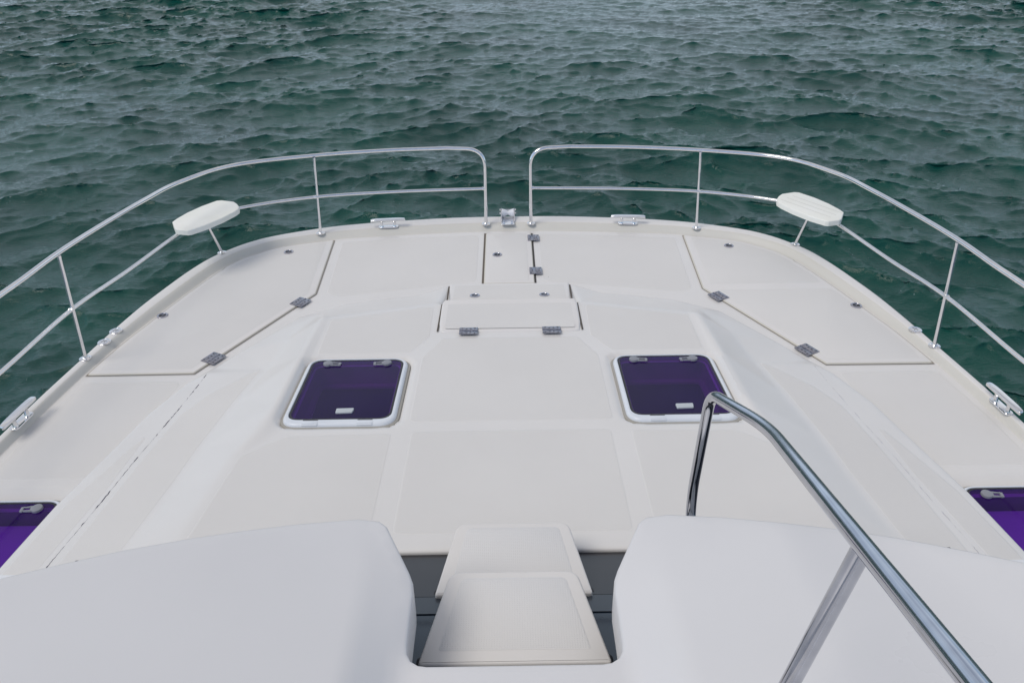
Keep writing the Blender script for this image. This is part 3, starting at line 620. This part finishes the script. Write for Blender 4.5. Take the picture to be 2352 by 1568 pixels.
# --- acrylic deck hatches
def hatch(loc, rx, w, l, label, lite, flip=1):
    """local frame: y forward; the hinges are on the aft side"""
    x, y = w, l; outr = rounded(rect(-x, x, -y, y), .105, 8)
    inr = rounded(rect(-x + .029, x - .029, -y + .052, y - .021), .075, 8)
    inp = rounded(rect(-x + .036, x - .036, -y + .059, y - .028), .070, 8)
    f = MB(); c = lambda p, z: [(a, b, z) for a, b in p]
    f.rings([c(outr, -.03), c(outr, .004), c(offset(outr, .002), .012), c(offset(outr, .007), .0195), c(offset(outr, .014), .0235), c(offset(outr, .020), .024), c(offset(inr, -.010), .024), c(offset(inr, -.003), .023), c(inr, .018), c(inr, -.03)])
    fr = f.build('deck_hatch', FRAME, BOAT, label, loc, (rx, 0, 0), group='purple acrylic deck hatches')
    bd = MB(); bd.rings([c(offset(outr, -.017), -.006), c(offset(outr, -.014), .001), c(offset(outr, -.006), .003), c(offset(outr, .001), .004)]); bd.build('recess_shade_ring', SHADE_RING, fr)  # added ring round the frame, recess shade put into its colour
    g = MB(); g.rings([c(offset(inr, .0015), .016), c(offset(inr, .0015), .0205), c(offset(inp, .001), .0205), c(offset(inp, .006), .0205), c(offset(inp, .006), .0185)]); g.build('gasket', RUBBER, fr)
    p = MB(); p.slab(offset(inp, .0015), .012, .0195, .001, 1); p.build('pane', PANE, fr)
    # opening below, seen through the pane
    wl = MB(); q0 = offset(inr, .012); q1 = offset(inr, .045)
    wl.rings([c(q0, .004), c(q0, -.15), c(q1, -.155), c(q1, -.17)], 0); wl.rings([c(q1, -.17), c(offset(inr, .02), -.18), c(offset(inr, .02), -1.1)], 1); wl.rings([c(offset(inr, .02), -1.1), c(offset(inr, .1), -1.1)], 1, cap1=True)
    if lite: wl.slab(offset(inr, .05), -.112, -.108, 0, 1, 2)
    wl.build('liner', [LINER, CABIN, BLIND], fr)
    for s in (1, -1):
        h = MB(); cx, cy = s * (x - .135), y - .078
        h.lathe([(.030, .018), (.031, .026), (.029, .033), (.022, .036), (.008, .0365)], (cx, cy, 0), 24)
        a = math.radians(180 + 6 if s > 0 else -6); ca, sa = math.cos(a), math.sin(a)
        T = lambda u, v: (cx + ca * u - sa * v, cy + sa * u + ca * v)
        for v0, v1 in ((.010, .022), (-.022, -.010)):
            h.slab(ccw([T(.02, v0), T(.02, v1), T(.078, v1 * .72 if v1 > 0 else v1), T(.078, v0 if v0 > 0 else v0 * .72)]), .021, .031, .002, 2)
        h.slab(ccw([T(.070, -.021), T(.070, .021), T(.086, .016), T(.086, -.016)]), .021, .031, .003, 2)
        h.slab(ccw([T(.018, -.012), T(.018, .012), T(.034, .012), T(.034, -.012)]), .021, .031, .002, 2)
        h.build('handle', GREYP, fr)
    v = MB(); vx = .02 * flip
    q = rounded([(vx - .048, -y + .115), (vx + .048, -y + .118), (vx + .054, -y + .165), (vx - .050, -y + .162)], .008, 3)
    v.slab(q, .019, .030, .004, 3); v.build('vent_cover', GREYL, fr)
    for s in (1, -1):
        hb = MB(); hb.box((s * .155, -y + .020, .0244), (.090, .026, .0016), 0, bev=.0008)
        hb.box((s * .155, -y + .042, .0246), (.085, .005, .0012), 1)
        hb.tube([(s * .155 - .043, -y + .006, .016), (s * .155 + .043, -y + .006, .016)], .007, 10, 0)
        hb.build('hinge_cover', [FRAME, DARK], fr)
    return fr
sl4 = -math.atan(.085)
hatch((-HXC, HYC, zt(HYC) - .014), sl4, HW, HL, 'left deck hatch on the cabin top with dark purple pane', False)
hatch((HXC, HYC, zt(HYC) - .014), sl4, HW, HL, 'right deck hatch on the cabin top, clouds mirrored in its purple pane', False)
hatch((-SHX, SHY, -.020), 0, SHW, SHL, 'bright purple hatch in the left side deck, cut by the picture edge', True)
hatch((SHX, SHY, -.020), 0, SHW, SHL, 'bright purple hatch in the right side deck, cut by the picture edge', True)

# --- bow rails
def pts3(l, f, z): return [(x * f, y * f, z) for x, y in l]
TOP = pts3([(1.086, 7.08), (1.735, 6.96), (2.385, 6.725)], .9876, .768) + pts3([(2.70, 6.30)], .9876, .775) + [(2.767, 5.78, .80), (2.872, 5.18, .822), (2.925, 4.73, .840), (2.957, 4.37, .842), (2.987, 4.12, .843), (3.05, 3.5, .85), (3.10, 2.6, .85)]
MID = pts3([(.228, 7.09), (1.0, 7.045), (1.77, 6.935), (2.39, 6.69), (2.62, 6.43), (2.735, 6.15), (2.885, 5.45)], .985, .40) + pts3([(2.985, 4.77), (3.055, 3.98)], .985, .44) + [(3.09, 3.3, .45), (3.12, 2.6, .45)]
def on_mid(y):
    a = np.array([(p.x, p.y, p.z) for p in catmull(MID, 10)]); i = np.argmin(abs(a[:, 1] - y)); return Vector(a[i])
def flange(m, x, y, z=.0505, r=.040):
    m.lathe([(r, 0), (r, .003), (r * .88, .0065), (r * .5, .009), (.020, .012), (.016, .016)], (x, y, z), 28)
    for k in range(3): a = 2.1 * k + .4; m.lathe([(.0055, .0066), (.0045, .0098), (.001, .010)], (x + .028 * math.cos(a), y + .028 * math.sin(a), z), 10)
def bow_rail(s):
    side = 'right' if s > 0 else 'left'; X = lambda p: (s * p[0], p[1], p[2]); m = MB()
    top = fillet3([(.211, 6.983, .05), (.204, 6.985, .768), (.55, 7.03, .768), (.80, 7.018, .768)], [0, .19, 0, 0], 12)[:-2] + catmull([(.55, 7.03, .768)] + TOP, 12)
    m.tube([X(p) for p in top], .0165, 18); flange(m, s * .212, 6.983)
    rail = m.build('bow_rail', STEEL, BOAT, 'polished tubular steel rail round the %s bow' % side)
    q = MB(); q.tube([X(p) for p in catmull(MID, 10)], .0135, 16)
    for p in (MID[0], (1.743, 6.831, .40), (2.94, 4.70, .4395)): q.tube([X(Vector(p) + Vector((-.012, 0, 0))), X(Vector(p) + Vector((.012, 0, 0)))], .0155, 14)
    q.build('mid_rail', STEEL, rail)
    for a, b in (((1.737, 6.82, .05), (1.706, 6.86, .756)), ((2.962, 4.709, .05), (2.915, 4.722, .83))):
        k = MB(); k.tube([X(a), X(b)], .0128, 16); k.tube([X(Vector(b) - (Vector(b) - Vector(a)).normalized() * .02), X(b)], .0140, 14); flange(k, s * a[0], a[1]); k.build('stanchion', STEEL, rail)
bow_rail(-1); bow_rail(1)

# --- rail seats
def rail_seat(s):
    side = 'right' if s > 0 else 'left'
    poly = ccw([(s * x, y) for x, y in [(2.398, 6.675), (2.440, 6.725), (2.560, 6.765), (2.605, 6.755), (2.70, 6.625), (2.775, 6.48), (2.82, 6.345), (2.832, 6.28), (2.765, 6.145), (2.735, 6.115), (2.64, 6.09), (2.615, 6.10), (2.525, 6.20), (2.43, 6.35), (2.366, 6.49), (2.350, 6.555), (2.362, 6.61)]])
    m = MB(); m.slab(rounded(poly, .02, 3), .413, .458, .010, 4)
    P0 = np.array(m.v); c = np.array([s * 2.6, 6.42]); f = (3 - .458) / (3 - .41)
    m.v = [((p[0]) * f, (p[1]) * f, p[2]) for p in P0]
    ax = Vector((s * .42, -.60)).normalized(); nrm = Vector((-ax.y, ax.x))
    if s > 0:
        for k in (-.075, -.0, .075):      # shallow plank grooves on the right-hand seat
            a = Vector((c[0] * f, c[1] * f)) + nrm * (k + .0) - ax * .245; b = Vector((c[0] * f, c[1] * f)) + nrm * (k + .0) + ax * .245
            m.add([(a.x - nrm.x * .002, a.y - nrm.y * .002, .4585), (b.x - nrm.x * .002, b.y - nrm.y * .002, .4585), (b.x + nrm.x * .002, b.y + nrm.y * .002, .4585), (a.x + nrm.x * .002, a.y + nrm.y * .002, .4585)], [(0, 1, 2, 3)], 1)
    o = m.build('rail_seat', [BOARD, mat('groove', (.52, .52, .46), .7)], BOAT, 'white %s seat board on the %s bow rail' % ('grooved' if s > 0 else 'plain', side))
    k = MB(); k.tube([(s * 2.527, 6.427, .05), (s * 2.600, 6.37, .415)], .0135, 16); flange(k, s * 2.527, 6.427); k.build('support_leg', STEEL, o)
    b = MB(); p = on_mid(6.07); b.box((s * p.x, p.y, p.z + .006), (.05, .02, .022), 0, Matrix.Rotation(R(-s * 60), 3, 'Z'), .003); b.build('bracket', RUST, o)
rail_seat(-1); rail_seat(1)

# --- mooring cleats
def cleat(loc, rz, label):
    m = MB(); n = 16
    st = [(-.162, .006, .011, .063), (-.158, .014, .014, .066), (-.145, .019, .014, .069), (-.105, .023, .013, .071), (-.06, .024, .012, .072), (0, .024, .012, .072), (.06, .024, .012, .072), (.105, .023, .013, .071), (.145, .019, .014, .069), (.158, .014, .014, .066), (.162, .006, .011, .063)]
    rs = []
    for x, hw, hh_, z in st:
        q = rounded(rect(-hw, hw, -hh_ * .8, hh_ * .8), min(hw, hh_) * .45, 3); rs.append([(x, a, z + b) for a, b in q])
    m.rings(rs, cap0=True, cap1=True)
    for s in (1, -1): m.lathe([(.019, .006), (.0145, .016), (.013, .04), (.015, .056), (.021, .064)], (s * .058, 0, 0), 20)
    m.slab(rounded(rect(-.092, .092, -.030, .030), .029, 6), 0, .008, .003, 3)
    for s in (1, -1): m.tube([(s * .058 - .002, 0, .066), (s * .058 + .002, 0, .062)], .012, 10)
    return m.build('cleat', STEEL, BOAT, label, loc, (0, 0, rz), group='mooring cleats')
cleat((-1.125, 6.948, .0505), R(4.5), 'steel cleat on the bow edge left of the gate'); cleat((1.118, 6.948, .0505), R(-4.5), 'steel cleat on the bow edge right of the gate')
cleat((-3.030, 3.985, .0505), R(84), 'steel cleat on the left side deck edge'); cleat((3.040, 3.985, .0505), R(-84), 'steel cleat on the right side deck edge')

# --- deck filler caps
def cap(x, y, label):
    m = MB(); m.lathe([(.046, 0), (.046, .003), (.042, .0065), (.035, .0075), (.034, .0055), (.030, .0055), (.029, .0075), (.006, .0085)], n=32)
    m.box((0, 0, .0086), (.040, .005, .0015), 1); 
    for k in (-1, 1): m.lathe([(.004, .0084), (.003, .0092)], (0, k * .018, 0), 10, 1)
    m.build('filler_cap', [STEEL, SCREW], BOAT, label, (x, y, .0505), (0, 0, R(30 if x < 0 else -40)))
cap(-2.922, 4.925, 'round steel filler cap on the left lip, nearer the stanchion'); cap(-2.903, 5.08, 'round steel filler cap on the left lip, farther from the stanchion'); cap(2.926, 4.93, 'round steel filler cap on the right lip')

# --- bow roller
def bow_roller():
    m = MB(); y0 = 6.955
    m.slab(rounded(rect(-.066, .056, y0, y0 + .16), .006, 3), .051, .056, .001, 1)
    for x in (-.066, .056):
        q = rounded([(y0 + .05, .055), (y0 + .24, .050), (y0 + .255, .09), (y0 + .225, .128), (y0 + .17, .115), (y0 + .09, .07)], .012, 4)
        t = .0045; r1 = [(x - t, u, v) for u, v in q]; r2_ = [(x + t, u, v) for u, v in q]; m.rings([r1, r2_], cap0=True, cap1=True)
    for x, y in ((-.042, .025), (.032, .025), (-.042, .065), (.032, .065)): m.lathe([(.009, .056), (.009, .060), (.006, .064), (.002, .0645)], (x, y0 + y, 0), 6)
    o = m.build('bow_roller', STEEL, BOAT, 'small anchor roller fitting between the two bow rails')
    r = MB(); rot = Matrix.Rotation(R(90), 3, 'Y')
    r.lathe([(.040, -.056), (.040, -.050), (.034, -.030), (.022, -.008), (.020, 0), (.022, .008), (.034, .030), (.040, .050), (.040, .056)], (-.005, y0 + .195, .092), 28, 0, rot)
    r.build('roller', NYLON, o)
    for y, z in ((.195, .088), (.225, .112)):
        b = MB(); b.lathe([(.005, -.075), (.005, .075)], (-.005, y0 + y, z), 10, 0, rot)
        for s in (1, -1): b.lathe([(.009, -.006), (.009, .006)], (-.005 + s * .073, y0 + y, z), 6, 0, rot)
        b.build('bolt', STEEL, o)
bow_roller()

# --- windscreen, cabin sides, stairs
def glassz(y): return .345 + (2.545 - y) * .455
g = MB()
g.add([(-1.95, 2.545, glassz(2.545)), (1.95, 2.545, glassz(2.545)), (1.95, .9, glassz(.9)), (-1.95, .9, glassz(.9))], [(0, 3, 2, 1)])
g.add([(-1.95, 2.545, glassz(2.545) - .02), (1.95, 2.545, glassz(2.545) - .02), (1.95, .9, glassz(.9) - .02), (-1.95, .9, glassz(.9) - .02)], [(0, 1, 2, 3)])
ws = g.build('windscreen', GLASS, BOAT, 'dark sloping saloon windscreen under the steps')
for y, d_, mt in ((2.081, .143, mat('band_reflection', (.028, .036, .047), .28)), (2.345, .43, mat('grey_reflection', (.018, .018, .022), .30))):  # painted reflections of sky and structure, laid over the glass as bands
    wj = MB(); wj.box((0, y, glassz(y) + .001), (3.8, d_, .006), 0, Matrix.Rotation(-math.atan(.455), 3, 'X')); wj.build('reflection_strip', mt, ws)
for s in (1, -1):
    cb = MB()
    q = [(s * 2.34, 2.56), (s * 2.42, 1.5), (s * 2.42, -1.5), (s * 2.30, -1.5), (s * 2.30, 1.5), (s * 1.90, 2.56)]
    cb.slab(ccw(q), -.02, .25, .01, 2); cb.slab(ccw([(s * 2.05, 1.15), (s * 2.2, .8), (s * 2.2, -1.5), (s * 1.93, -1.5), (s * 1.93, 1.15)]), .2, 1.0, .02, 2)
    cb.build('cabin_side', HULL, BOAT)
def tread(yb, yf, hwb, hwf, z, label):
    q = [(-hwb, yb), (hwb, yb), (hwf, yf), (-hwf, yf)]; poly = rounded(q, [.012, .012, .055, .055], 7)
    m = MB(); m.slab(poly, z - .035, z, .010, 4, 0)
    dz = .052; wf = (hwf - dz); wb = hwb - dz - .012
    o = m.build('stair_tread', GELW, BOAT, label)
    pd = MB(); qq = rounded([(-wb, yb + dz), (wb, yb + dz), (wf + .01, yf - dz * .6), (-wf - .01, yf - dz * .6)], [.008, .008, .03, .03], 5)
    pd.rings([[(a, b, z + .0003) for a, b in qq], [(a, b, z + .0016) for a, b in offset(qq, .003)]], 0, cap1=True); pd.build('grip_pad', TMESH, o)
    for s in (1, -1):
        sp_ = MB(); sp_.slab(rounded(rect(s * hwb * .93 - .03, s * hwb * .93 + .03, yb - .035, yb + .06), .02, 4), glassz(yb + .02) - .01, z - .034, .004, 2); sp_.build('foot', RUBBER, o)
        sp_ = MB(); sp_.slab(rounded(rect(s * hwf * .7 - .03, s * hwf * .7 + .03, yb + .15, yb + .30), .02, 4), glassz(yb + .22) - .03, z - .034, .004, 2); sp_.build('foot', RUBBER, o)
tread(2.135, 2.525, .309, .238, .555, 'upper view step, the farther of two tapered white stair treads')
tread(1.627, 2.012, .311, .226, .816, 'nearer and larger of two tapered white stair treads')

# --- flybridge front fairing with the stair opening
YF, ZF = 1.452, 1.05
def fz(P_):
    x = np.abs(P_[:, 0]); y = P_[:, 1]
    main = 1.10 + (1.96 - y) * .075 + .165 * np.clip(x - .46, 0, 3) - .05 * np.clip(x - 1.2, 0, 3) ** 2
    e = np.interp(y, [1.40, YF, 1.75, 1.96], [ZF, ZF, 1.062, 1.10])
    inn_ = np.interp(y, [0, 1.3, 1.5, 1.75, 1.96], [.335, .335, .32, .31, .40]); chf = np.interp(y, [0, 1.75, 1.96], [.455, .46, .48])
    t = np.clip((x - inn_) / np.maximum(chf - inn_, .02), 0, 1)
    return e + (main - e) * t
def fz_s(P_):
    z = 0; n = 0
    for r_ in (0., .006, .012):
        for k in range(8 if r_ else 1):
            a = math.pi * k / 4 + r_ * 40; z = z + fz(P_ + np.array([r_ * math.cos(a), r_ * math.sin(a)])); n += 1
    return z / n
ne = [(.25, YF), (.275, YF + .004), (.297, YF + .018), (.309, YF + .040), (.312, YF + .07), (.312, 1.60), (.311, 1.70), (.316, 1.745), (.330, 1.78), (.405, 1.925), (.420, 1.955), (.450, 1.983)]
fe = [(.52, 1.985), (.70, 1.932), (.87, 1.870), (1.0, 1.817), (1.17, 1.737), (1.33, 1.648), (1.44, 1.585), (1.75, 1.38), (2.1, 1.08), (2.25, .7), (2.3, -.6)]
fh = ne + fe
fo_ = [(0, YF)] + fh + [(-x, y) for x, y in reversed(fh)]
fly = sheet('flybridge_fairing', fo_, .03, fz_s, BOAT, GEL, 'large smooth white fairing in the foreground with a stair opening', skirt=.13, er=.011)
for s in (1, -1):
    rs = [[(s * (x - .012), y - .016, float(fz(np.array([[x - .02, y - .02]]))[0]) - .015) for x, y in fh[-11:]]]
    rs.append([(s * (p[0] - .02), p[1] - .05, glassz(p[1]) - .06 if p[1] > 1.1 else p[2] - .6) for p in [(abs(q[0]), q[1], q[2]) for q in rs[0]]])
    fb = MB(); fb.rings(rs, closed=False); fb.build('fairing_front', GEL, BOAT)
# landing pad
lp = MB(); q = rounded([(-.235, .3), (.235, .3), (.235, YF - .075), (-.235, YF - .075)], .03, 5)
lp.rings([[(a, b, ZF + .0006) for a, b in qq] if i == 0 else [(a, b, ZF + .0022) for a, b in qq] for i, qq in enumerate((q, offset(q, .003)))], 0, cap1=True)
lp.build('landing_pad', TMESH, BOAT, 'non-skid pad at the head of the steps')

# --- stair hand rail
hr = MB()
pth = fillet3([(.635, 1.955, .90), (.642, 2.12, .93), (.646, 2.155, 1.06), (.632, 2.058, 1.545), (.676, 1.673, 1.708), (.56, .60, 2.135), (.50, .05, 2.35)], [0, .07, .07, .07, .13, 0, 0], 10)
POL = mat('dark_sky_steel', (.50, .51, .55), .06, 1.0); vary(POL, 20, (.46, .47, .51), (.55, .56, .60), 0, 0, (.04, .09))  # same steel, darkened and blued to paint in reflected dark sky
hr.tube(pth, .0182, 28)
hro = hr.build('hand_rail', POL, BOAT, 'polished steel hand rail rising beside the steps')
hp = MB(); A_, B_ = Vector((.604, .985, 1.975)), Vector((.452, .965, 1.185)); hp.tube([B_, A_], .0180, 26)
hp.lathe([(.045, 0), (.045, .004), (.03, .009), (.018, .012)], (B_.x, B_.y, float(fz(np.array([[B_.x, B_.y]]))[0]) + .002), 24)
hp.build('support_post', POL, hro)
